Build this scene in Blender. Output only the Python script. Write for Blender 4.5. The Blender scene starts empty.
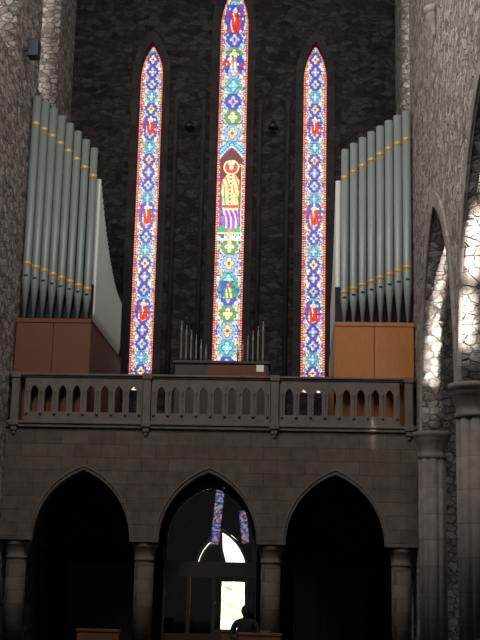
import bpy, bmesh, math, random
from mathutils import Vector, Matrix
random.seed(4)
S = bpy.context.scene
C = S.collection
try:
    S.view_settings.view_transform = 'Standard'
except Exception:
    pass

# ------------------------------------------------------------------ materials
def newmat(name):
    m = bpy.data.materials.new(name); m.use_nodes = True
    nt = m.node_tree
    return m, nt, nt.nodes, nt.links, nt.nodes['Principled BSDF']

def rubble(name, dark, light, mortar, scale=2.4, rough=.9, bump=.6, zs=1.9, nz_lo=.5, nz_hi=1.5, dist=.05):
    m, nt, N, L, B = newmat(name)
    tc = N.new('ShaderNodeTexCoord'); mp = N.new('ShaderNodeMapping')
    mp.inputs['Scale'].default_value = (1, 1, zs)
    L.new(tc.outputs['Object'], mp.inputs['Vector'])
    nz = N.new('ShaderNodeTexNoise'); nz.inputs['Scale'].default_value = 2.2; nz.inputs['Detail'].default_value = 4
    L.new(mp.outputs[0], nz.inputs['Vector'])
    ad = N.new('ShaderNodeVectorMath'); ad.operation = 'MULTIPLY_ADD'
    ad.inputs[1].default_value = (.25, .25, .2)
    L.new(nz.outputs['Color'], ad.inputs[0]); L.new(mp.outputs[0], ad.inputs[2])
    v = N.new('ShaderNodeTexVoronoi'); v.inputs['Scale'].default_value = scale; v.inputs['Randomness'].default_value = .85
    e = N.new('ShaderNodeTexVoronoi'); e.feature = 'DISTANCE_TO_EDGE'; e.inputs['Scale'].default_value = scale; e.inputs['Randomness'].default_value = .85
    L.new(ad.outputs[0], v.inputs['Vector']); L.new(ad.outputs[0], e.inputs['Vector'])
    sx = N.new('ShaderNodeSeparateColor'); L.new(v.outputs['Color'], sx.inputs[0])
    r = N.new('ShaderNodeValToRGB'); r.color_ramp.elements[0].color = (*dark, 1); r.color_ramp.elements[1].color = (*light, 1)
    L.new(sx.outputs[0], r.inputs[0])
    er = N.new('ShaderNodeMapRange'); er.inputs['From Max'].default_value = .08
    L.new(e.outputs['Distance'], er.inputs['Value'])
    mx = N.new('ShaderNodeMix'); mx.data_type = 'RGBA'
    mx.inputs[6].default_value = (*mortar, 1)
    L.new(er.outputs[0], mx.inputs[0]); L.new(r.outputs[0], mx.inputs[7])
    n2 = N.new('ShaderNodeTexNoise'); n2.inputs['Scale'].default_value = 6; n2.inputs['Detail'].default_value = 6; n2.inputs['Roughness'].default_value = .6
    L.new(tc.outputs['Object'], n2.inputs['Vector'])
    mr = N.new('ShaderNodeMapRange'); mr.inputs['From Min'].default_value = .25; mr.inputs['From Max'].default_value = .75
    mr.inputs['To Min'].default_value = nz_lo; mr.inputs['To Max'].default_value = nz_hi
    L.new(n2.outputs[0], mr.inputs['Value'])
    mm = N.new('ShaderNodeMix'); mm.data_type = 'RGBA'; mm.blend_type = 'MULTIPLY'; mm.inputs[0].default_value = 1
    L.new(mx.outputs[2], mm.inputs[6]); L.new(mr.outputs[0], mm.inputs[7])
    L.new(mm.outputs[2], B.inputs['Base Color'])
    B.inputs['Roughness'].default_value = rough
    B.inputs['Specular IOR Level'].default_value = .15
    a = N.new('ShaderNodeMath'); a.operation = 'MULTIPLY_ADD'; a.inputs[1].default_value = 1.2
    L.new(n2.outputs[0], a.inputs[0])
    hm = N.new('ShaderNodeMath'); hm.operation = 'MULTIPLY'; hm.inputs[1].default_value = .6
    L.new(er.outputs[0], hm.inputs[0]); L.new(hm.outputs[0], a.inputs[2])
    bp = N.new('ShaderNodeBump'); bp.inputs['Strength'].default_value = bump; bp.inputs['Distance'].default_value = dist
    L.new(a.outputs[0], bp.inputs['Height']); L.new(bp.outputs[0], B.inputs['Normal'])
    return m

def ashlar(name, c1, c2, mortar, w=.62, h=.3, bump=.3):
    m, nt, N, L, B = newmat(name)
    tc = N.new('ShaderNodeTexCoord'); sp = N.new('ShaderNodeSeparateXYZ')
    L.new(tc.outputs['Object'], sp.inputs[0])
    ad = N.new('ShaderNodeMath'); L.new(sp.outputs[0], ad.inputs[0]); L.new(sp.outputs[1], ad.inputs[1])
    cb = N.new('ShaderNodeCombineXYZ'); L.new(ad.outputs[0], cb.inputs[0]); L.new(sp.outputs[2], cb.inputs[1])
    b = N.new('ShaderNodeTexBrick'); b.inputs['Scale'].default_value = 1
    b.inputs['Brick Width'].default_value = w; b.inputs['Row Height'].default_value = h
    b.inputs['Mortar Size'].default_value = .009; b.inputs['Mortar Smooth'].default_value = .5
    b.inputs['Color1'].default_value = (*c1, 1); b.inputs['Color2'].default_value = (*c2, 1); b.inputs['Mortar'].default_value = (*mortar, 1)
    L.new(cb.outputs[0], b.inputs['Vector'])
    n2 = N.new('ShaderNodeTexNoise'); n2.inputs['Scale'].default_value = 4; n2.inputs['Detail'].default_value = 8
    L.new(tc.outputs['Object'], n2.inputs['Vector'])
    mr = N.new('ShaderNodeMapRange'); mr.inputs['To Min'].default_value = .5; mr.inputs['To Max'].default_value = 1.5
    L.new(n2.outputs[0], mr.inputs['Value'])
    mm = N.new('ShaderNodeMix'); mm.data_type = 'RGBA'; mm.blend_type = 'MULTIPLY'; mm.inputs[0].default_value = 1
    L.new(b.outputs[0], mm.inputs[6]); L.new(mr.outputs[0], mm.inputs[7])
    L.new(mm.outputs[2], B.inputs['Base Color'])
    B.inputs['Roughness'].default_value = .85; B.inputs['Specular IOR Level'].default_value = .2
    bp = N.new('ShaderNodeBump'); bp.inputs['Strength'].default_value = bump; bp.inputs['Distance'].default_value = .03
    fm = N.new('ShaderNodeMath'); fm.operation = 'MULTIPLY'; fm.inputs[1].default_value = .6; L.new(b.outputs['Fac'], fm.inputs[0])
    sb = N.new('ShaderNodeMath'); sb.operation = 'SUBTRACT'; L.new(n2.outputs[0], sb.inputs[0]); L.new(fm.outputs[0], sb.inputs[1])
    L.new(sb.outputs[0], bp.inputs['Height']); L.new(bp.outputs[0], B.inputs['Normal'])
    return m

def plain(name, col, rough=.6, metal=0, noise=.25, nscale=6, bump=0, stretch=(1, 1, 1)):
    m, nt, N, L, B = newmat(name)
    tc = N.new('ShaderNodeTexCoord'); mp = N.new('ShaderNodeMapping'); mp.inputs['Scale'].default_value = stretch
    L.new(tc.outputs['Object'], mp.inputs[0])
    n = N.new('ShaderNodeTexNoise'); n.inputs['Scale'].default_value = nscale; n.inputs['Detail'].default_value = 5
    L.new(mp.outputs[0], n.inputs['Vector'])
    mr = N.new('ShaderNodeMapRange'); mr.inputs['To Min'].default_value = 1 - noise; mr.inputs['To Max'].default_value = 1 + noise
    L.new(n.outputs[0], mr.inputs['Value'])
    mm = N.new('ShaderNodeMix'); mm.data_type = 'RGBA'; mm.blend_type = 'MULTIPLY'; mm.inputs[0].default_value = 1
    mm.inputs[6].default_value = (*col, 1); L.new(mr.outputs[0], mm.inputs[7])
    L.new(mm.outputs[2], B.inputs['Base Color'])
    B.inputs['Roughness'].default_value = rough; B.inputs['Metallic'].default_value = metal
    if bump:
        bp = N.new('ShaderNodeBump'); bp.inputs['Strength'].default_value = bump; bp.inputs['Distance'].default_value = .02
        L.new(n.outputs[0], bp.inputs['Height']); L.new(bp.outputs[0], B.inputs['Normal'])
    return m

def glow_attr(name, strength):
    m, nt, N, L, B = newmat(name)
    at = N.new('ShaderNodeAttribute'); at.attribute_name = 'Col'
    B.inputs['Base Color'].default_value = (.02, .02, .02, 1); B.inputs['Roughness'].default_value = .4
    L.new(at.outputs['Color'], B.inputs['Emission Color']); B.inputs['Emission Strength'].default_value = strength
    try: m.cycles.emission_sampling = 'NONE'
    except Exception: pass
    return m

def glow(name, col, strength):
    m, nt, N, L, B = newmat(name)
    n = N.new('ShaderNodeTexNoise'); n.inputs['Scale'].default_value = 3
    mr = N.new('ShaderNodeMapRange'); mr.inputs['To Min'].default_value = .7 * strength; mr.inputs['To Max'].default_value = 1.2 * strength
    L.new(n.outputs[0], mr.inputs['Value']); L.new(mr.outputs[0], B.inputs['Emission Strength'])
    B.inputs['Base Color'].default_value = (*col, 1); B.inputs['Emission Color'].default_value = (*col, 1)
    return m

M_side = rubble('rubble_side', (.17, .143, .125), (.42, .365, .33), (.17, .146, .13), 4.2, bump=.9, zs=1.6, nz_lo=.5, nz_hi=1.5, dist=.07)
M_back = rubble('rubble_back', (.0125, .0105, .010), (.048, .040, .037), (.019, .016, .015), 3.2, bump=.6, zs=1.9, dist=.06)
M_under = rubble('rubble_under_shade', (.006, .006, .006), (.02, .018, .018), (.012, .012, .012), 3.0)  # near-black stone: shade under the gallery is put into the colour
M_ash = ashlar('ashlar_gallery', (.084, .066, .054), (.110, .087, .072), (.058, .046, .038))
M_carv = plain('carved_stone', (.118, .094, .078), .85, 0, .4, 5, .3)
M_hood = plain('pale_moulding_stone', (.118, .095, .08), .85, 0, .3, 5, .2)
M_trim = ashlar('window_surround', (.024, .020, .019), (.040, .034, .032), (.013, .012, .011), .5, .42)
M_col = ashlar('column_stone', (.125, .104, .092), (.16, .134, .118), (.092, .077, .068), 3.0, .55, .2)
M_mould = ashlar('arch_mould_stone', (.19, .162, .142), (.28, .242, .215), (.13, .112, .098), .5, .38, .5)
M_floor = ashlar('floor_slabs', (.10, .09, .085), (.14, .13, .12), (.04, .04, .04), .6, .6)
M_ceil = plain('dark_timber_ceiling', (.03, .025, .02), .8, 0, .3, 3, 0, (1, 8, 1))
M_pipeL = plain('pipe_metal_shaded', (.19, .22, .205), .45, .12, .2, 2.5, 0, (4, 4, .4))  # darker copy of the pipe metal, left side's shade put into the colour
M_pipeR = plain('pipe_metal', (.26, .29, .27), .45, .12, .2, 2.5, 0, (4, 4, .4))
M_pipes = plain('pipe_metal_pale', (.64, .64, .60), .5, 0, .1, 2.5, 0, (4, 4, .4))
M_gold = plain('gilt_band', (.56, .33, .09), .45, .3, .5, 30)
M_dark = plain('slot_shade', (.01, .01, .01), .8)  # near-black painted in for shade in pipe mouths and between feet
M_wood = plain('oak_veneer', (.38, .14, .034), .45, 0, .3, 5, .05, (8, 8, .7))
M_wood2 = plain('oak_veneer_brown_shaded', (.125, .038, .012), .7, 0, .3, 5, .05, (8, 8, .7))  # darker oak, the left case's shade put into its colour
M_wdark = plain('dark_oak', (.03, .018, .011), .5, 0, .3, 5, .05, (6, 6, 1))
M_bench = plain('bench_oak', (.11, .045, .02), .6, 0, .3, 5, .05, (1, 6, 6))
M_bronze = plain('dull_bronze_pipe', (.24, .20, .16), .45, .2, .3, 12)
M_black = plain('black_metal', (.012, .012, .014), .4, .3)
M_paper = plain('paper', (.75, .73, .68), .8, 0, .05)
M_cloth = plain('dark_wool', (.006, .006, .008), .95, 0, .3, 20)
M_skin = plain('skin', (.05, .028, .02), .8, 0, .1)
M_hair = plain('hair', (.006, .005, .004), .9, 0, .3, 40)
M_leaf = plain('foliage', (.64, .68, .48), .8, 0, .5, 7, .5)
M_path = plain('sunlit_gravel', (.80, .76, .66), .9, 0, .3, 12)
M_stained = glow_attr('stained_glass', 1.0)
M_day = glow('daylight_glass', (1.0, .97, .95), 1.5)

mg, nt, N, L, B = newmat('clear_glass')
tr = N.new('ShaderNodeBsdfTransparent'); gl = N.new('ShaderNodeBsdfGlossy'); gl.inputs['Roughness'].default_value = .05
mxs = N.new('ShaderNodeMixShader'); mxs.inputs[0].default_value = .06
L.new(tr.outputs[0], mxs.inputs[1]); L.new(gl.outputs[0], mxs.inputs[2]); L.new(mxs.outputs[0], N['Material Output'].inputs[0])
M_glass = mg

# ------------------------------------------------------------------ helpers
def ob(name, me, mat=None, parent=None, loc=(0, 0, 0), label=None, cat=None, group=None, kind=None):
    o = bpy.data.objects.new(name, me)
    C.objects.link(o); o.location = loc
    if parent: o.parent = parent
    if mat and me is not None and not me.materials: me.materials.append(mat)
    if label: o['label'] = label
    if cat: o['category'] = cat
    if group: o['group'] = group
    if kind: o['kind'] = kind
    return o

def empty(name, loc, label, cat, group=None):
    return ob(name, None, None, None, loc, label, cat, group)

def plate(outer, holes=(), thick=.2, plane='XZ', off=0.0):
    cu = bpy.data.curves.new('tmp', 'CURVE'); cu.dimensions = '2D'; cu.fill_mode = 'BOTH'; cu.extrude = thick / 2
    for poly in [outer] + list(holes):
        sp = cu.splines.new('POLY'); sp.points.add(len(poly) - 1)
        for p, q in zip(sp.points, poly): p.co = (q[0], q[1], 0, 1)
        sp.use_cyclic_u = True
    o = bpy.data.objects.new('tmp', cu); C.objects.link(o)
    dg = bpy.context.evaluated_depsgraph_get()
    me = bpy.data.meshes.new_from_object(o.evaluated_get(dg))
    bpy.data.objects.remove(o); bpy.data.curves.remove(cu)
    for v in me.vertices:
        x, y, z = v.co
        if plane == 'XZ': v.co = (x, off - z, y)
        elif plane == 'YZ': v.co = (off + z, x, y)
        else: v.co = (x, y, z + off)
    me.materials.clear()
    bm = bmesh.new(); bm.from_mesh(me); bmesh.ops.remove_doubles(bm, verts=bm.verts, dist=1e-5)
    bmesh.ops.recalc_face_normals(bm, faces=bm.faces); bm.to_mesh(me); bm.free()
    return me

def lancet(cx, hw, z0, zs, za, n=14, closed=True):
    H = za - zs; R = (hw * hw + H * H) / (2 * hw)
    phi = math.atan2(H, R - hw)
    right = [(cx + hw - R + R * math.cos(phi * i / n), zs + R * math.sin(phi * i / n)) for i in range(n + 1)]
    left = [(2 * cx - x, z) for x, z in reversed(right[:-1])]
    pts = right + left
    if closed: pts = [(cx + hw, z0)] + pts + [(cx - hw, z0)]
    return pts

def boxes(bl, bev=0.0):
    bm = bmesh.new()
    for (x0, x1, y0, y1, z0, z1) in bl:
        r = bmesh.ops.create_cube(bm, size=1)
        for v in r['verts']:
            v.co = ((x0 + x1) / 2 + v.co.x * (x1 - x0), (y0 + y1) / 2 + v.co.y * (y1 - y0), (z0 + z1) / 2 + v.co.z * (z1 - z0))
    if bev: bmesh.ops.bevel(bm, geom=bm.edges[:], offset=bev, segments=2, affect='EDGES', profile=.5)
    me = bpy.data.meshes.new('m'); bm.to_mesh(me); bm.free(); return me

def lathe(prof, seg=20, smooth=True, lobes=0, amp=0.0):
    bm = bmesh.new(); rings = []
    for r, z in prof:
        ring = []
        for i in range(seg):
            t = 2 * math.pi * i / seg
            q = r * (1 - amp + 2 * amp * abs(math.cos(lobes * t / 2)) ** .6) if lobes else r
            ring.append(bm.verts.new((q * math.cos(t), q * math.sin(t), z)))
        rings.append(ring)
    for a, b in zip(rings, rings[1:]):
        for i in range(seg):
            f = bm.faces.new((a[i], a[(i + 1) % seg], b[(i + 1) % seg], b[i])); f.smooth = smooth
    bm.faces.new(list(reversed(rings[0]))); bm.faces.new(rings[-1])
    me = bpy.data.meshes.new('l'); bm.to_mesh(me); bm.free()
    return me

def ring_band(cx, hw, z0, zs, za, w, thick, plane, off):
    outer = lancet(cx, hw + w, z0, zs, za + w * 1.6)
    inner = lancet(cx, hw, z0, zs, za)
    return plate(outer + list(reversed(inner)), [], thick, plane, off)

# ------------------------------------------------------------------ shell
HW = 4.72; YB = 5.5; ZT = 21
ob('floor', boxes([(-HW - .4, 8.2, -34, 6.1, -.3, 0)]), M_floor, kind='structure', label='grey stone slab floor of the nave')
ob('ceiling', boxes([(-HW - .4, HW + .5, -34, 6.1, ZT, ZT + .3)]), M_ceil, kind='structure', label='dark timber nave ceiling')
WINS = [(-2.4, .345, 6.95, 16.25, 17.35), (0, .42, 7.0, 17.9, 19.3), (2.4, .345, 6.95, 16.25, 17.35)]
holes = [lancet(*w) for w in WINS]
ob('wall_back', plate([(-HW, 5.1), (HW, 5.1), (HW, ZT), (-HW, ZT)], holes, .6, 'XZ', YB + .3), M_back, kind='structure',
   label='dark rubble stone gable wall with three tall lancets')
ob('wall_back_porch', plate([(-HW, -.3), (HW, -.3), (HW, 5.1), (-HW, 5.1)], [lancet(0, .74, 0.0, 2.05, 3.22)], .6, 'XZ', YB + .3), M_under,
   kind='structure', label='rubble stone wall darkened for shade, with pointed doorway, beneath the gallery')
for i, w in enumerate(WINS):
    ob('trim_%d' % (i + 1), ring_band(w[0], w[1], w[2], w[3], w[4], .22, .06, 'XZ', YB - .02), M_trim, kind='structure',
       label='dressed stone surround of a tall lancet window')
for i, x in enumerate((-1.62, -.82, .82, 1.62)):
    ob('trim_%d' % (20 + i), lathe([(.07, 5.3), (.07, 15.2), (.11, 15.4), (.11, 15.5)], 12), M_trim, kind='structure', loc=(x, YB - .02, 0),
       label='slim dark stone wall shaft between lancets')

CL = [(-2.55, 1.05, 13.6, 17.6, 19.8), (2.25, 1.1, 14.0, 17.6, 19.8)]
ob('wall_left', plate([(-34, 0), (6.1, 0), (6.1, ZT), (-34, ZT)], [lancet(*c) for c in CL], .6, 'YZ', -HW - .3), M_side, kind='structure',
   label='rough brown-grey rubble stone nave wall with clerestory windows')
for i, c in enumerate(CL):
    ob('window_%d' % (i + 4), plate(lancet(c[0], c[1] + .03, c[2] - .03, c[3], c[4] + .03), [], .04, 'YZ', -HW - .57), M_day, kind='structure',
       label='pale glazed clerestory lancet window')
def arc_notch(c, hw, zs, za): return list(reversed(lancet(c, hw, 0, zs, za, closed=False)))
ZS = 5.08; ZA = 9.25
outl = [(-34, ZT), (-34, ZS)]
A = [(-4.15 - 6.5 * k, 2.95) for k in range(4, -1, -1)]
for c, h in A: outl += arc_notch(c, h, ZS, ZA)
outl += [(-.6, ZS), (-.6, 0), (6.1, 0), (6.1, ZT)]
CR = [(2.25, 1.1, 13.2, 17.6, 19.8)]
ob('wall_right', plate(outl, [lancet(*c) for c in CR], .45, 'YZ', HW + .225), M_side, kind='structure',
   label='rough brown-grey rubble stone nave wall carried on a pointed arcade')
ob('window_6', plate(lancet(2.25, 1.13, 13.17, 17.6, 19.83), [], .04, 'YZ', HW + .47), M_day, kind='structure', label='pale glazed clerestory lancet window')
for i, (c, h) in enumerate(A[2:]):
    ob('trim_%d' % (i + 4), ring_band(c, h, ZS, ZS + .01, ZA, .2, .08, 'YZ', HW - .02), M_mould, kind='structure', label='dressed stone moulding of a pointed nave arch')
ob('wall_aisle', boxes([(7.8, 8.1, -34, 1.0, 0, 11)]), M_side, kind='structure', label='grey rubble stone aisle wall')
ob('wall_aisle_end', boxes([(HW + .5, 8.1, .7, 1.0, 0, 11)]), M_side, kind='structure', label='grey rubble stone end wall of the aisle')
ob('ceiling_aisle', boxes([(HW + .5, 8.1, -34, 1.0, 11, 11.3)]), M_ceil, kind='structure', label='dark timber aisle ceiling')

shaft = lathe([(.27, .3), (.27, 4.5)], 64, True, 8, .10)
cap = lathe([(.28, 4.48), (.31, 4.5), (.31, 4.56), (.28, 4.58), (.285, 4.68), (.35, 4.86), (.38, 4.9), (.38, 4.96), (.41, 4.98), (.41, 5.07), (.38, 5.07)], 48, True, 8, .03)
base = lathe([(.42, 0), (.42, .14), (.36, .17), (.38, .22), (.34, .27), (.27, .31)], 48, True, 8, .03)
for i, y in enumerate([-.98, -7.4, -13.9]):
    e = empty('stone_column', (HW + .22, y, 0), 'clustered grey stone nave column with moulded capital carrying the arches', 'column', 'clustered columns of the nave arcade')
    ob('shaft', shaft, M_col, e); ob('capital', cap, M_carv, e); ob('base', base, M_carv, e)

# ------------------------------------------------------------------ stained glass
BLUE = (.025, .08, .55); LBL = (.26, .52, .98); RED = (.80, .02, .02); CRM = (1.0, .84, .55); WHT = (.88, .95, .98)
YEL = (1.0, .60, .06); GRN = (.05, .40, .14); PUR = (.40, .03, .50); PNK = (.98, .45, .50); BLK = (.004, .004, .006); TEAL = (.08, .50, .55)
FLE = (.95, .60, .42); ORG = (.95, .26, .02); LYL = (1.0, .86, .34); TQ = (.28, .80, .82)
def hsh(a, b, c=0):
    n = math.sin(a * 12.9898 + b * 78.233 + c * 37.719) * 43758.5453
    return n - math.floor(n)

def motif(x, y, hw, P, style):
    ax = abs(x); iw = hw - .074
    if ax > hw - .014: return BLK
    if ax > hw - .054:
        return CRM if (y % .07) < .022 else RED
    if ax > hw - .064: return BLUE
    if ax > iw: return WHT
    k = int(y // P); fy = (y / P - k - .5) * P; odd = k % 2; sel = k % 4
    d = math.hypot(x, fy * .82); ang = math.atan2(fy, x)
    big = iw * (.70 + .12 * abs(math.cos(2 * ang)))
    if d < big:
        if d > big - .018: return WHT
        if d > big - .045: return (RED, BLUE)[odd] if (ang * 6 / math.pi) % 1 < .55 else LYL
        lob = iw * (.28 + .20 * abs(math.cos(2 * ang)))
        if d < iw * .13: return RED if odd else WHT
        if d < lob - .018:
            if abs(math.sin(2 * ang)) < .22: return WHT
            return (LYL, LBL, TQ, LYL)[sel] if style else (LBL, LYL, LBL, TQ)[sel]
        if d < lob: return RED if sel != 2 else BLUE
        return (GRN, BLUE, TEAL, LBL)[sel] if style else (BLUE, BLUE, TEAL, BLUE)[sel]
    ed = math.hypot(x, P / 2 - abs(fy))
    if ed < iw * .15: return RED
    if ed < iw * .26: return LYL
    if ed < iw * .36: return BLUE
    if abs(ax - abs(fy) * 1.05) < .012: return WHT
    cor = math.hypot(iw - ax, P / 2 - abs(fy))
    if cor < .04: return YEL
    if cor < .07: return RED
    if cor < .09: return CRM
    if math.hypot(iw - ax, abs(fy)) < .05: return RED if odd else YEL
    q = hsh(int(ax / .045), int((y + 5) / .05), style)
    if style: return (TQ, LYL, LBL, WHT, BLUE)[int(q * 5)]
    return (LBL, BLUE, LBL, WHT, CRM)[int(q * 5)]

def small_figure(x, dy, rh, iw, v):
    """robed figure over irregular coloured pieces, ragged edged"""
    ax = abs(x)
    x2 = x - .02 * math.sin(dy * 9 + v)
    hy = dy - rh * .55
    h = math.hypot(x2, hy)
    if h < .036: return FLE
    if h < .068: return LYL if v % 2 else RED
    if hy < -.01 and dy > -rh * .95:
        w = .05 + .09 * min(1, -hy / .35)
        if v % 2: w += .05 * math.exp(-((hy + .14) / .04) ** 2)
        if abs(x2) < w:
            q = math.sin(x2 * 55 + dy * 13)
            if v % 3 == 0: return CRM if q > -.3 else LBL
            if v % 3 == 1: return RED if q > -.5 else ((.45, .01, .02) if x2 > 0 else CRM)
            return LYL if q > -.2 else GRN
    edge = iw * (1.02 - .3 * abs(dy) / rh) - .05 * hsh(int(dy / .06), 3, v)
    if ax > edge: return None
    c = hsh(int((x + 2) / .055), int((dy + 3) / .08), v)
    return (BLUE if c > .45 else (RED if c > .2 else CRM)) if v != 2 else (GRN if c > .5 else BLUE)

def saint(x, y, Ht=2.9):
    ax = abs(x)
    if ax > .406: return BLK
    if ax > .366: return CRM if (y % .07) < .022 else RED
    if y < .24:
        if .05 < y < .19: return WHT if hsh(int((x + 1) / .035), int(y / .07), 3) > .35 else BLUE
        return LYL
    if ax > .350: return BLUE
    cz = 2.84 - 1.35 * ax ** 1.35 - .15 * ax
    if y > 2.0 and y > cz: return (LBL, BLUE, TQ)[(int(y / .05) + int(ax / .05)) % 3]
    if y > 2.0 and y > cz - .03: return LYL
    if y > 2.0 and y > cz - .12: return (.22, .01, .012)
    dh = math.hypot(x, y - 2.20)
    if ax < .085 and 2.27 < y < 2.44 - ax: return WHT if ax > .022 else YEL
    if math.hypot(x / .8, y - 2.19) < .085:
        return (.75, .5, .32) if y < 2.14 else FLE
    if dh < .185: return (.85, .03, .03)
    if dh < .23: return LYL
    # broad bright cope
    xx = x - .015 * math.sin(y * 3.2); a = abs(xx)
    w = .07 + .20 * min(1, max(0, (2.08 - y)) / .28)
    if y < 1.5: w = .27 - .05 * (1.5 - y) + .012 * math.sin(y * 14)
    if y < .36: w = .10
    if a < w and y < 2.08:
        if y < .36: return (.5, .25, .08)
        if a < .024 and y > 1.05: return RED if (y % .12) < .06 else WHT
        if math.hypot(xx - .09, y - 1.72) < .052 or math.hypot(xx + .095, y - 1.55) < .05: return FLE
        f = math.sin(xx * 46 + y * 9 + 1.5 * math.sin(y * 7))
        if a > w - .028: return RED if y > 1.5 else GRN
        if y > 1.42: return LYL if f > -.5 else ORG
        if y > 1.05: return (LYL if f > -.45 else GRN) if xx < .06 else (YEL if f > -.4 else CRM)
        if y > .97: return RED
        if y > .90: return LYL
        return PUR if f > -.2 else ((.80, .45, .85) if f > -.7 else WHT)
    if abs(x - .305) < .014 and y < 2.25: return LYL
    if abs(math.hypot(x - .265, y - 2.25) - .04) < .013 and y > 2.22: return LYL
    if y < .42: return GRN
    if ax > .325: return RED if (y % .16) < .09 else LYL
    c1 = hsh(int((x + 1) / .05), int(y / .09), 8)
    if y < .97: return (.45, .02, .50) if c1 > .4 else ((.06, .36, .16) if c1 > .2 else (.20, .01, .30))
    return (.22, .01, .16) if y < 1.6 else (.12, .006, .02)

def window_mesh(cx, hw, z0, zs, za, figs, big=None, c=.0115, P=.56, style=0):
    nx = int(2 * (hw + .02) / c) + 1; ny = int((za - z0 + .02) / c) + 1
    H = za - zs; R = (hw * hw + H * H) / (2 * hw)
    W = nx * c
    def col(i, j):
        x = -W / 2 + (i + .5) * c; y = (j + .5) * c
        z = z0 + y; h = hw
        if z > zs:
            h = max(0.0, math.sqrt(max(R * R - (z - zs) ** 2, 0)) - (R - hw))
        if h < .03 or abs(x) > h: return BLK
        if z > zs:
            if abs(x) > h - .014: return BLK
            if abs(x) > h - .056: return CRM if (y % .07) < .022 else RED
        if big and big[0] <= z < big[1]: return saint(x, z - big[0], big[1] - big[0])
        for (zc, rh, v) in figs:
            if abs(z - zc) < rh and abs(x) < hw - .075:
                r = small_figure(x, z - zc, rh, hw - .075, v)
                if r is not None: return r
        return motif(x, y, hw, P, style)
    G = [[col(i, j) for i in range(nx)] for j in range(ny)]
    verts = [(-W / 2 + i * c, 0, j * c) for j in range(ny + 1) for i in range(nx + 1)]
    faces = []; cols = []
    for j in range(ny):
        inbig = big and big[0] <= z0 + j * c < big[1]
        for i in range(nx):
            a = j * (nx + 1) + i
            faces.append((a, a + 1, a + nx + 2, a + nx + 1))
            k = G[j][i]; f = 1.25 if not inbig else 1.45
            if (i + 1 < nx and G[j][i + 1] is not k) or (j + 1 < ny and G[j + 1][i] is not k): f *= .55 if not inbig else .75
            if j % 49 in (0, 1): f *= .4
            f *= .70 + .5 * hsh(i // 4, j // 4, 5)
            cols += [k[0] * f, k[1] * f, k[2] * f, 1] * 4
    me = bpy.data.meshes.new('glass'); me.from_pydata(verts, [], faces); me.update()
    at = me.color_attributes.new('Col', 'FLOAT_COLOR', 'CORNER'); at.data.foreach_set('color', cols)
    return me
sidef = [(14.85, .26, 1), (12.15, .32, 1), (9.3, .30, 1)]
centf = [(18.2, .46, 1), (16.75, .28, 0), (9.9, .26, 2)]
for i, w in enumerate(WINS):
    if i == 1: me = window_mesh(*w, figs=centf, big=(11.35, 14.25), P=.49, style=1)
    else: me = window_mesh(*w, figs=sidef, P=.39)
    o = ob('window_%d' % (i + 1), me, M_stained, kind='structure', loc=(w[0], YB + .25, w[2]),
           label='tall narrow lancet of blue, red and gold stained glass' + (' with a large robed saint' if i == 1 else ''))

# ------------------------------------------------------------------ gallery
ob('floor_gallery', boxes([(-HW + .01, HW - .01, .6, YB - .01, 4.95, 5.28)]), M_under, kind='structure', label='stone floor slab of the organ gallery')
out = [(-HW + .01, 5.16), (-HW + .01, 2.62)]
for c in (-2.87, 0, 2.87): out += arc_notch(c, 1.17, 2.62, 4.3)
out += [(HW - .01, 2.62), (HW - .01, 5.16)]
ob('wall_gallery', plate(out, [], .6, 'XZ', .3), M_ash, kind='structure', label='brown-grey ashlar wall of three pointed arches carrying the gallery')
for i, c in enumerate((-2.87, 0, 2.87)):
    ob('trim_%d' % (10 + i), ring_band(c, 1.17, 2.62, 2.63, 4.3, .025, .012, 'XZ', -.005), M_hood, kind='structure', label='thin moulding of a gallery arch')
    ob('trim_%d' % (13 + i), ring_band(c, 1.11, 2.62, 2.63, 4.21, .06, .25, 'XZ', .14), M_ash, kind='structure', label='inner order of a gallery arch')
pil = lathe([(.22, .3), (.22, 2.2)], 24)
pcap = lathe([(.225, 2.20), (.245, 2.22), (.245, 2.25), (.225, 2.27), (.235, 2.36), (.28, 2.5), (.305, 2.52), (.305, 2.61), (.29, 2.61)], 24)
pbase = lathe([(.34, 0), (.34, .12), (.29, .15), (.31, .2), (.27, .25), (.23, .31)], 24)
for x in (-4.37, -1.435, 1.435, 4.37):
    e = empty('gallery_column', (x, .34, 0), 'round brown-grey stone column carrying the gallery arches', 'column', 'columns under the organ gallery')
    ob('shaft', pil, M_ash, e); ob('capital', pcap, M_carv, e); ob('base', pbase, M_carv, e)
par = empty('balustrade', (0, 0, 5.16), 'carved stone gallery parapet pierced with small pointed arches', 'balustrade')
G5 = 5.16
def rel(b): return (b[0], b[1], b[2], b[3], b[4] - G5, b[5] - G5)
ob('cornice', boxes([rel((-HW + .02, HW - .02, -.06, -.01, 5.18, 5.26)), rel((-HW + .02, HW - .02, -.10, .2, 5.26, 5.32))], .012), M_carv, par)
ob('coping', boxes([rel((-HW + .02, HW - .02, -.11, .18, 6.38, 6.43)), rel((-HW + .02, HW - .02, -.07, .14, 6.34, 6.38))], .012), M_carv, par)
coln = lathe([(.034, .31), (.034, .35), (.018, .38), (.018, .80), (.030, .83), (.034, .87), (.030, .89)], 10)
for k in range(3):
    c = (-2.95, 0, 2.95)[k]; hwid = 1.37; sp = .328
    hs = [lancet(c + (j - 3.5) * sp, .094, 5.54 - G5, 5.98 - G5, 6.16 - G5, 6) for j in range(8)]
    ob('pierced_panel', plate([(c - hwid, .16), (c + hwid, .16), (c + hwid, 1.18), (c - hwid, 1.18)], hs, .12, 'XZ', .02), M_carv, par)
    for j in range(9):
        x = c + (j - 4) * sp
        ob('colonnette', coln, M_carv, par, (x, -.045, 0))
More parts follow.
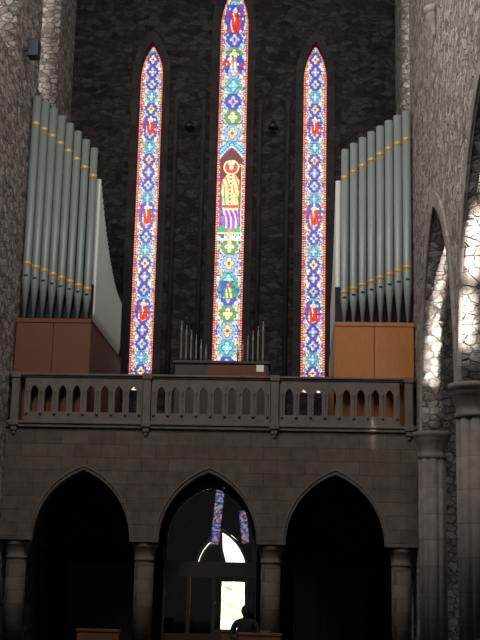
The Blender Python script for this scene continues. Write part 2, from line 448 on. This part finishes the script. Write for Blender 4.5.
for x in (-4.53, -1.475, 1.475, 4.53):
    ob('parapet_post', boxes([rel(b) for b in [(x - .09, x + .09, -.10, .16, 5.32, 6.32), (x - .11, x + .11, -.13, .19, 6.32, 6.45), (x - .11, x + .11, -.12, -.01, 5.21, 5.34),
                              (x - .07, x + .07, -.08, -.01, 5.10, 5.21), (x - .04, x + .04, -.05, -.01, 5.02, 5.10)]], .012), M_carv, par)

# ------------------------------------------------------------------ organ cases
ZB = 7.8; YO = .5
def make_pipe(parent, loc, r, zm, zt, mat, bands=True, seg=20):
    zf = ZB + (zm - ZB) * .74
    me = lathe([(r * .25, 0), (r * 1.04, zf - ZB), (r * 1.04, zf - ZB + .02), (r, zf - ZB + .12), (r, zt - ZB), (r * .88, zt - ZB), (r * .88, zt - ZB - .25)], seg)
    p = ob('organ_pipe', me, mat, parent, loc)
    if bands:
        for zz in (zm - ZB, zt - ZB - .72):
            ob('gilt_band', lathe([(r * 1.0, zz - .045), (r * 1.06, zz - .04), (r * 1.06, zz + .04), (r * 1.0, zz + .045)], seg), M_gold, p)
        ob('pipe_mouth', boxes([(-r * .45, r * .45, -r * 1.05, -r * .75, zf - ZB + .03, zf - ZB + .08)]), M_dark, p)
    return p
for s in (-1, 1):
    ex, ey, ez = s * 3.75, .25, 5.28
    e = empty('organ_case', (ex, ey, ez),
              ('brown oak organ case with rising grey pipes, darkened for shade, by rubble wall', 'orange oak organ case with rising pale pipes by nave arcade')[s > 0], 'pipe organ', 'twin organ cases on the gallery')
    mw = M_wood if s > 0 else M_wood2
    x0, x1 = (-4.69, -2.90) if s < 0 else (2.84, 4.69)
    D = 5.15
    ob('cabinet', boxes([(x0 - ex, x1 - ex, 0.05, D, 0, ZB - ez - .05)]), mw, e)
    ob('cornice', boxes([(x0 - ex, x1 + .0 - ex, -.02, D, ZB - ez - .1, ZB - ez)], .01), mw, e)
    for k in range(2):
        w = (x1 - x0) / 2
        ob('front_panel', boxes([(x0 - ex + k * w + .01, x0 - ex + (k + 1) * w - .01, .0, .05, .05, ZB - ez - .1)], .006), mw, e)
    n = 8
    for k in range(n):
        f = k / (n - 1)
        X = s * (4.57 - 1.49 * f)
        r = .104 - .012 * f
        zm = 9.2 - .62 * f
        zt = (13.5 - 1.35 * f ** 1.15) if s < 0 else (13.15 - 1.0 * f ** 1.1)
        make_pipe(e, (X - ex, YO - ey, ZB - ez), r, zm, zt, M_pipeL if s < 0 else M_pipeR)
    ob('foot_gap_shade', boxes([(x0 - ex + .02, x1 - ex - .06, .42, .46, ZB - ez, ZB - ez + .95)]), M_dark, e)  # added dark sheet, painted shade between the pipe feet
    for k in range(34):
        f = k / 33
        r = .072 - .012 * f
        zt = 9.35 + 2.1 * (1 - f) ** 2.0
        make_pipe(e, (s * (2.99 if s < 0 else 2.93) - ex, .80 + f * 4.4 - ey, ZB - ez), r, 8.2, zt, M_pipes, False, 10)

con = empty('organ_console', (.12, 1.7, 5.28), 'oak organ console with low spired pipes and a sheet of music', 'organ console')
ob('console_body', boxes([(-1.15, 1.15, 0, 1.0, 0, 1.75)], .01), M_wdark, con)
ob('console_top', boxes([(-1.2, 1.2, -.05, 1.05, 1.75, 1.82)], .01), M_wdark, con)
ob('front_panel', boxes([(-.35, 1.1, -.03, 0, 1.42, 1.72)], .008), M_wood2, con)
for s in (-1, 1):
    for k in range(6):
        x = s * (1.02 - k * .125) - .02; h = 1.08 - .12 * k
        me = lathe([(.010, 0), (.024, .14), (.024, h - .26), (.034, h - .24), (.020, h - .18), (.009, h - .06), (.016, h - .04), (.003, h)], 12)
        ob('spired_pipe', me, M_bronze, con, (x, .3, 1.82))
ob('music_sheet', boxes([(.86, 1.04, -.06, -.052, 1.55, 1.72)]), M_paper, con)

# ------------------------------------------------------------------ fittings on the walls
def speaker(x, y, z, sx, lab):
    e = empty('wall_speaker', (x, y, z), lab, 'speaker')
    ob('cabinet', boxes([(-.13, .13, -.16, .16, -.22, .22)], .02), M_black, e, (sx * .28, 0, 0))
    ob('bracket', boxes([(min(0, sx * .17), max(0, sx * .17), -.03, .03, -.03, .03)]), M_black, e)
speaker(-HW, -.75, 14.2, 1, 'black loudspeaker bracketed high on the rubble wall')
cb = lathe([(.03, -.5), (.08, -.42), (.07, -.36), (.16, -.15), (.2, -.1), (.2, 0), (.24, .03), (.24, .14)], 24)
for v in cb.vertices: v.co.x = min(v.co.x, 0)
ob('trim_30', cb, M_mould, None, (HW - .005, -4.6, 13.2), 'pale moulded stone corbel high on the nave wall', kind='structure')
for i, x in enumerate((-1.2, 1.2)):
    e = empty('wall_lamp', (x, YB, 14.75), 'small dark metal lamp on the gable wall between lancets', 'lamp', 'wall lamps between the lancets')
    ob('bracket', boxes([(-.03, .03, -.3, 0, -.02, .03)]), M_black, e)
    ob('lamp_shade', lathe([(.14, -.22), (.12, -.1), (.05, 0), (.02, .03)], 16), M_black, e, (0, -.3, 0))

# ------------------------------------------------------------------ porch doors, screen and garden
def door(nm, w, hinge, ang, lab):
    e = ob(nm, boxes([(0, w, -.03, .03, 0, 1.83)]), M_wdark, kind='structure', label=lab)
    e.location = (hinge, YB + .4, .01); e.rotation_euler = (0, 0, ang)
    ob('door_panel', boxes([(.1, w - .1, -.045, .045, .15, .8), (.1, w - .1, -.045, .045, .95, 1.65)], .01), M_wdark, e)
    ob('handle', boxes([(w - .09, w - .05, -.08, .08, .9, 1.02)], .01), M_black, e)
door('door_1', .77, -.76, 0, 'closed dark oak church door leaf')
door('door_2', .70, .70, math.radians(88), 'open dark oak church door leaf')
ob('trim_8', boxes([(-.74, .74, YB + .3, YB + .5, 1.82, 2.03)]), M_wdark, kind='structure', label='dark oak transom over the doorway')
tl = [p for p in lancet(0, .74, 2.03, 2.05, 3.21)]
t2 = [p for p in lancet(0, .66, 2.03, 2.05, 3.12)]
M_fan = glow('white_fanlight', (1, 1, .95), 2.2)
ob('window_7', plate([p for p in t2 if p[0] >= 0] + [(.02, 2.7), (.20, 2.03)], [], .03, 'XZ', YB + .38), M_fan, kind='structure', label='bright pointed fanlight above the church door')
ob('trim_9', plate(tl, [], .03, 'XZ', YB + .42), M_wdark, kind='structure', label='dark boarded backing of the pointed door head')
lo = [p for p in lancet(0, .66, 2.1, 2.12, 3.06) if p[0] <= -.05]; li = [p for p in lancet(0, .645, 2.1, 2.12, 3.035) if p[0] <= -.05]
ob('window_8', plate(lo + list(reversed(li)), [], .02, 'XZ', YB + .36), M_fan, kind='structure', label='thin glowing arc for a light streak in the door head')  # glowing arc painted in for a streak of light, no opening
ob('ground_outside', boxes([(-5, 5, 6.1, 18, -.3, -.01)]), M_path, kind='structure', label='sunlit pale gravel path outside the door')
hb = bmesh.new()
bmesh.ops.create_icosphere(hb, subdivisions=5, radius=1)
for v in hb.verts:
    d = 1 + .22 * math.sin(v.co.x * 9 + v.co.z * 7) * math.cos(v.co.y * 8 + v.co.z * 5) + .1 * math.sin(v.co.z * 23 + v.co.x * 17) + .05 * random.random()
    v.co *= d; v.co.x *= 3; v.co.z = v.co.z * 1.6 + 1.45
me = bpy.data.meshes.new('hedge'); hb.to_mesh(me); hb.free()
ob('hedge', me, M_leaf, None, (0.6, 13, 0), 'sunlit pale green garden hedge outside the open door', 'hedge')

scr = empty('glazed_screen', (0, 1.2, 0), 'dark oak glazed inner porch screen with painted window-reflection strips', 'glass screen')
uh = lancet(0, 1.0, 2.24, 2.7, 3.95)
lh = [[(a, z), (b, z), (b, 1.9), (a, 1.9)] for a, b, z in ((-1.05, -.52, .6), (-.44, .06, .6), (.14, .82, .72), (.90, 1.06, .6))]
ob('frame', plate(lancet(0, 1.09, .0, 2.62, 4.06), [uh] + lh, .08, 'XZ', 0), M_wdark, scr)
ob('glass_pane', plate(lancet(0, 1.05, .05, 2.7, 4.0), [], .01, 'XZ', 0), M_glass, scr)
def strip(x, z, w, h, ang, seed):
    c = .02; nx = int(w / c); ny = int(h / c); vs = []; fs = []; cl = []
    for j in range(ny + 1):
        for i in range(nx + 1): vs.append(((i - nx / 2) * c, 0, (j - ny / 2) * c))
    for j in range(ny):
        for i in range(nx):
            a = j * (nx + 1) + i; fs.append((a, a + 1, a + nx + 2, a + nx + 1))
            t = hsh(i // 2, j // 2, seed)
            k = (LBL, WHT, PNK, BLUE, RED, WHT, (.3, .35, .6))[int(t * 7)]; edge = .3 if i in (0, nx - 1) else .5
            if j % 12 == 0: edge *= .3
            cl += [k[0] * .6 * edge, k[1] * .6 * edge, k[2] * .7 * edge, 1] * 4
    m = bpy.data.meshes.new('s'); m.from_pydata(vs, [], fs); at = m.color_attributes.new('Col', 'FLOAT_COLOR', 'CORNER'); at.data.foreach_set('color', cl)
    o = ob('reflection_strip', m, M_stained, scr, (x, -.012, z)); o.rotation_euler = (0, ang, 0)  # glowing colours painted in for window reflections on the pane
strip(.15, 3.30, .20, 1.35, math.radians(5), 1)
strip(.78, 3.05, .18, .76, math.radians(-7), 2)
for i, x in enumerate((-2.9, 2.9)):
    e = empty('confessional', (x, 4.2, 0), 'dark panelled oak confessional beneath the gallery', 'confessional', 'oak confessionals below the gallery')
    ob('cabinet', boxes([(-.95, .95, 0, .9, 0, 2.1)], .01), M_wdark, e)
    ob('cornice', boxes([(-1.0, 1.0, -.06, .95, 2.1, 2.22)], .02), M_wdark, e)
    for k in (-1, 0, 1): ob('door', boxes([(k * .62 - .27, k * .62 + .27, -.04, 0, .1, 2.0)], .012), M_wdark, e)

# ------------------------------------------------------------------ benches and the seated person
def bench(x, y, w, lab):
    e = empty('bench', (x, y, 0), lab, 'bench', 'small oak benches in the nave')
    ob('seat', boxes([(-w / 2, w / 2, -.42, .02, .41, .45)], .01), M_bench, e)
    ob('backrest', boxes([(-w / 2, w / 2, .03, .06, .3, .78), (-w / 2 - .02, w / 2 + .02, .015, .075, .78, .83)], .006), M_bench, e)
    for s in (-1, 1):
        ob('bench_end', boxes([(s * w / 2 - .02, s * w / 2 + .02, -.4, .06, 0, .41)], .006), M_bench, e)
bench(-1.72, -4.2, .8, 'small brown oak bench standing alone in the nave')
bench(1.34, -4.2, .8, 'small brown oak bench before the seated person')
bench(1.02, -2.85, .95, 'small brown oak bench with a person sitting on it')

def person(loc):
    V = []; E = []; Rr = []
    def add(p, r, par=None):
        V.append(p); Rr.append(r)
        if par is not None: E.append((par, len(V) - 1))
        return len(V) - 1
    pel = add((0, 0, .56), (.17, .12)); wa = add((0, .01, .72), (.16, .12), pel); ch = add((0, .0, .90), (.19, .12), wa)
    nb = add((0, 0, 1.0), (.11, .09), ch); nk = add((0, -.01, 1.07), (.055, .055), nb); hd = add((0, -.02, 1.13), (.055, .065), nk)
    for s in (-1, 1):
        sh = add((s * .20, 0, .965), (.078, .072), nb); el = add((s * .28, -.03, .72), (.055, .055), sh)
        wr = add((s * .13, -.27, .655), (.026, .022), el); pm = add((s * .115, -.34, .645), (.034, .016), wr)
        for k in range(4):
            o = (k - 1.5) * .019; ln = (.065, .078, .072, .055)[k]
            a = add((s * .115 + o, -.385, .645), (.009, .008), pm); b = add((s * .115 + o * 1.15, -.385 - ln * .5, .64), (.0085, .008), a)
            add((s * .115 + o * 1.2, -.385 - ln * .85, .622), (.0075, .007), b)
        a = add((s * .075, -.33, .64), (.010, .009), pm); add((s * .06, -.365, .632), (.009, .008), a)
        hp = add((s * .10, -.03, .54), (.09, .085), pel); kn = add((s * .13, -.43, .53), (.062, .06), hp)
        an = add((s * .13, -.42, .10), (.04, .042), kn); add((s * .14, -.56, .045), (.042, .03), an)
    me = bpy.data.meshes.new('p'); me.from_pydata(V, E, []); me.update()
    o = bpy.data.objects.new('tmp', me); C.objects.link(o)
    md = o.modifiers.new('s', 'SKIN'); md.use_smooth_shade = True
    for sv, r in zip(me.skin_vertices[0].data, Rr): sv.radius = r
    me.skin_vertices[0].data[0].use_root = True
    o.modifiers.new('ss', 'SUBSURF').levels = 2
    dg = bpy.context.evaluated_depsgraph_get()
    bd = bpy.data.meshes.new_from_object(o.evaluated_get(dg)); bpy.data.objects.remove(o)
    bm = bmesh.new(); bm.from_mesh(bd)
    r = bmesh.ops.create_uvsphere(bm, u_segments=28, v_segments=22, radius=1)
    for v in r['verts']:
        x, y, z = v.co
        k = 1 - .22 * max(0, -z)
        nose = .028 * math.exp(-((x / .16) ** 2 + ((z + .12) / .22) ** 2)) if y < 0 else 0
        sock = -.012 * (math.exp(-(((abs(x) - .38) / .2) ** 2 + ((z - .08) / .16) ** 2))) if y < 0 else 0
        lip = .007 * math.exp(-((x / .3) ** 2 + ((z + .48) / .08) ** 2)) if y < 0 else 0
        v.co = (x * .078 * k, y * .096 - nose - sock - lip - .02, z * .118 + 1.19)
    for s in (-1, 1):
        r = bmesh.ops.create_uvsphere(bm, u_segments=10, v_segments=8, radius=1)
        for v in r['verts']: v.co = (s * .078 + v.co.x * .01, -.01 + v.co.y * .018, 1.185 + v.co.z * .03)
    for f in bm.faces:
        c = f.calc_center_median(); f.smooth = True
        f.material_index = 1 if (c.z > 1.05 or (c.y < -.285 and .6 < c.z < .68 and abs(c.x) < .17 and c.y > -.48 and c.z > .612)) else 0
    bm.to_mesh(bd); bm.free(); bd.materials.clear(); bd.materials.append(M_cloth); bd.materials.append(M_skin)
    p = ob('person', bd, None, None, loc, 'person in dark coat sitting upright on a bench, hands on lap', 'person')
    hb = bmesh.new(); bmesh.ops.create_uvsphere(hb, u_segments=24, v_segments=18, radius=1)
    for v in hb.verts: v.co = (v.co.x * .088, v.co.y * .10 - .008, v.co.z * .115 + 1.21)
    bmesh.ops.delete(hb, geom=[v for v in hb.verts if v.co.z < 1.14 or (v.co.y < -.045 and v.co.z < 1.262)], context='VERTS')
    hm = bpy.data.meshes.new('h'); hb.to_mesh(hm); hb.free(); ob('hair', hm, M_hair, p)
    for s in (-1, 1):
        r = lathe([(.002, -.011), (.011, 0), (.002, .011)], 10); ob('eye', r, M_skin, p, (s * .029, -.106, 1.2))
person((1.02, -3.04, 0))

# ------------------------------------------------------------------ lights
def area(name, loc, tgt, sx, sy, power, col=(1, 1, 1), spread=180):
    l = bpy.data.lights.new(name, 'AREA'); l.shape = 'RECTANGLE'; l.size = sx; l.size_y = sy; l.energy = power; l.color = col
    l.spread = math.radians(spread)
    o = bpy.data.objects.new(name, l); C.objects.link(o); o.location = loc
    o.rotation_euler = (Vector(tgt) - Vector(loc)).to_track_quat('-Z', 'Y').to_euler()
    return o
area('nave_fill', (-.5, -12, 19.8), (0.5, 2, 8.5), 7, 4, 600, (1, .975, .96))  # added soft fill under the nave ceiling, no window there
area('right_wall_fill', (-4.2, -11, 15), (4.7, -5, 11), 3, 4, 1200, (1, .97, .95))  # added fill to brighten the right wall, no window behind it
area('left_wall_fill', (4.4, -9, 17), (-4.7, -1, 10), 3, 3, 350, (1, .97, .95))  # added fill to lift the left wall, no window behind it
# shafts of sun slanting down the aisle onto the arch jambs
area('sunbeam_far_upper', (5.55, -9.0, 9.5), (4.90, -1.3, 8.2), .06, 1.3, 5, (1, .97, .92), 3)
area('sunbeam_far_lower', (5.55, -9.0, 7.9), (4.90, -1.3, 6.8), .09, 1.3, 8, (1, .97, .92), 3)
area('sunbeam_near_upper', (5.55, -15.2, 9.9), (4.88, -7.8, 8.5), .08, 1.2, 7, (1, .97, .92), 3)
area('sunbeam_near_mid', (5.52, -15.2, 8.1), (4.82, -7.8, 7.2), .08, .9, 6, (1, .97, .92), 3)
area('sunbeam_near_lower', (5.52, -15.2, 6.9), (4.80, -7.8, 6.1), .09, .8, 6, (1, .97, .92), 3)
area('aisle_fill', (6.4, -9, 10.6), (6.2, -3, 3), 2, 8, 260, (1, .97, .95))  # added unseen fill to brighten the aisle
area('garden_light', (0.5, 8.5, 7), (0.6, 11.5, 1), 6, 3, 4200, (1, 1, .95))
W = bpy.data.worlds.new('w'); S.world = W; W.use_nodes = True
W.node_tree.nodes['Background'].inputs[0].default_value = (.8, .75, .75, 1); W.node_tree.nodes['Background'].inputs[1].default_value = .08

# ------------------------------------------------------------------ camera
psi, th, rho = math.radians(2.8), math.radians(12.4), math.radians(1.3)
F = Vector((-math.sin(psi) * math.cos(th), math.cos(psi) * math.cos(th), math.sin(th)))
R0 = Vector((math.cos(psi), math.sin(psi), 0)); U0 = R0.cross(F)
Rv = R0 * math.cos(rho) + U0 * math.sin(rho); Uv = U0 * math.cos(rho) - R0 * math.sin(rho)
M = Matrix((Rv, Uv, -F)).transposed().to_4x4(); M.translation = (2.0, -28, 1.6)
cd = bpy.data.cameras.new('camera'); cam = bpy.data.objects.new('camera', cd); C.objects.link(cam)
cam.matrix_world = M; cd.sensor_fit = 'VERTICAL'; cd.sensor_height = 24; cd.lens = 24 * 1230 / 640; cd.clip_end = 200
S.camera = cam
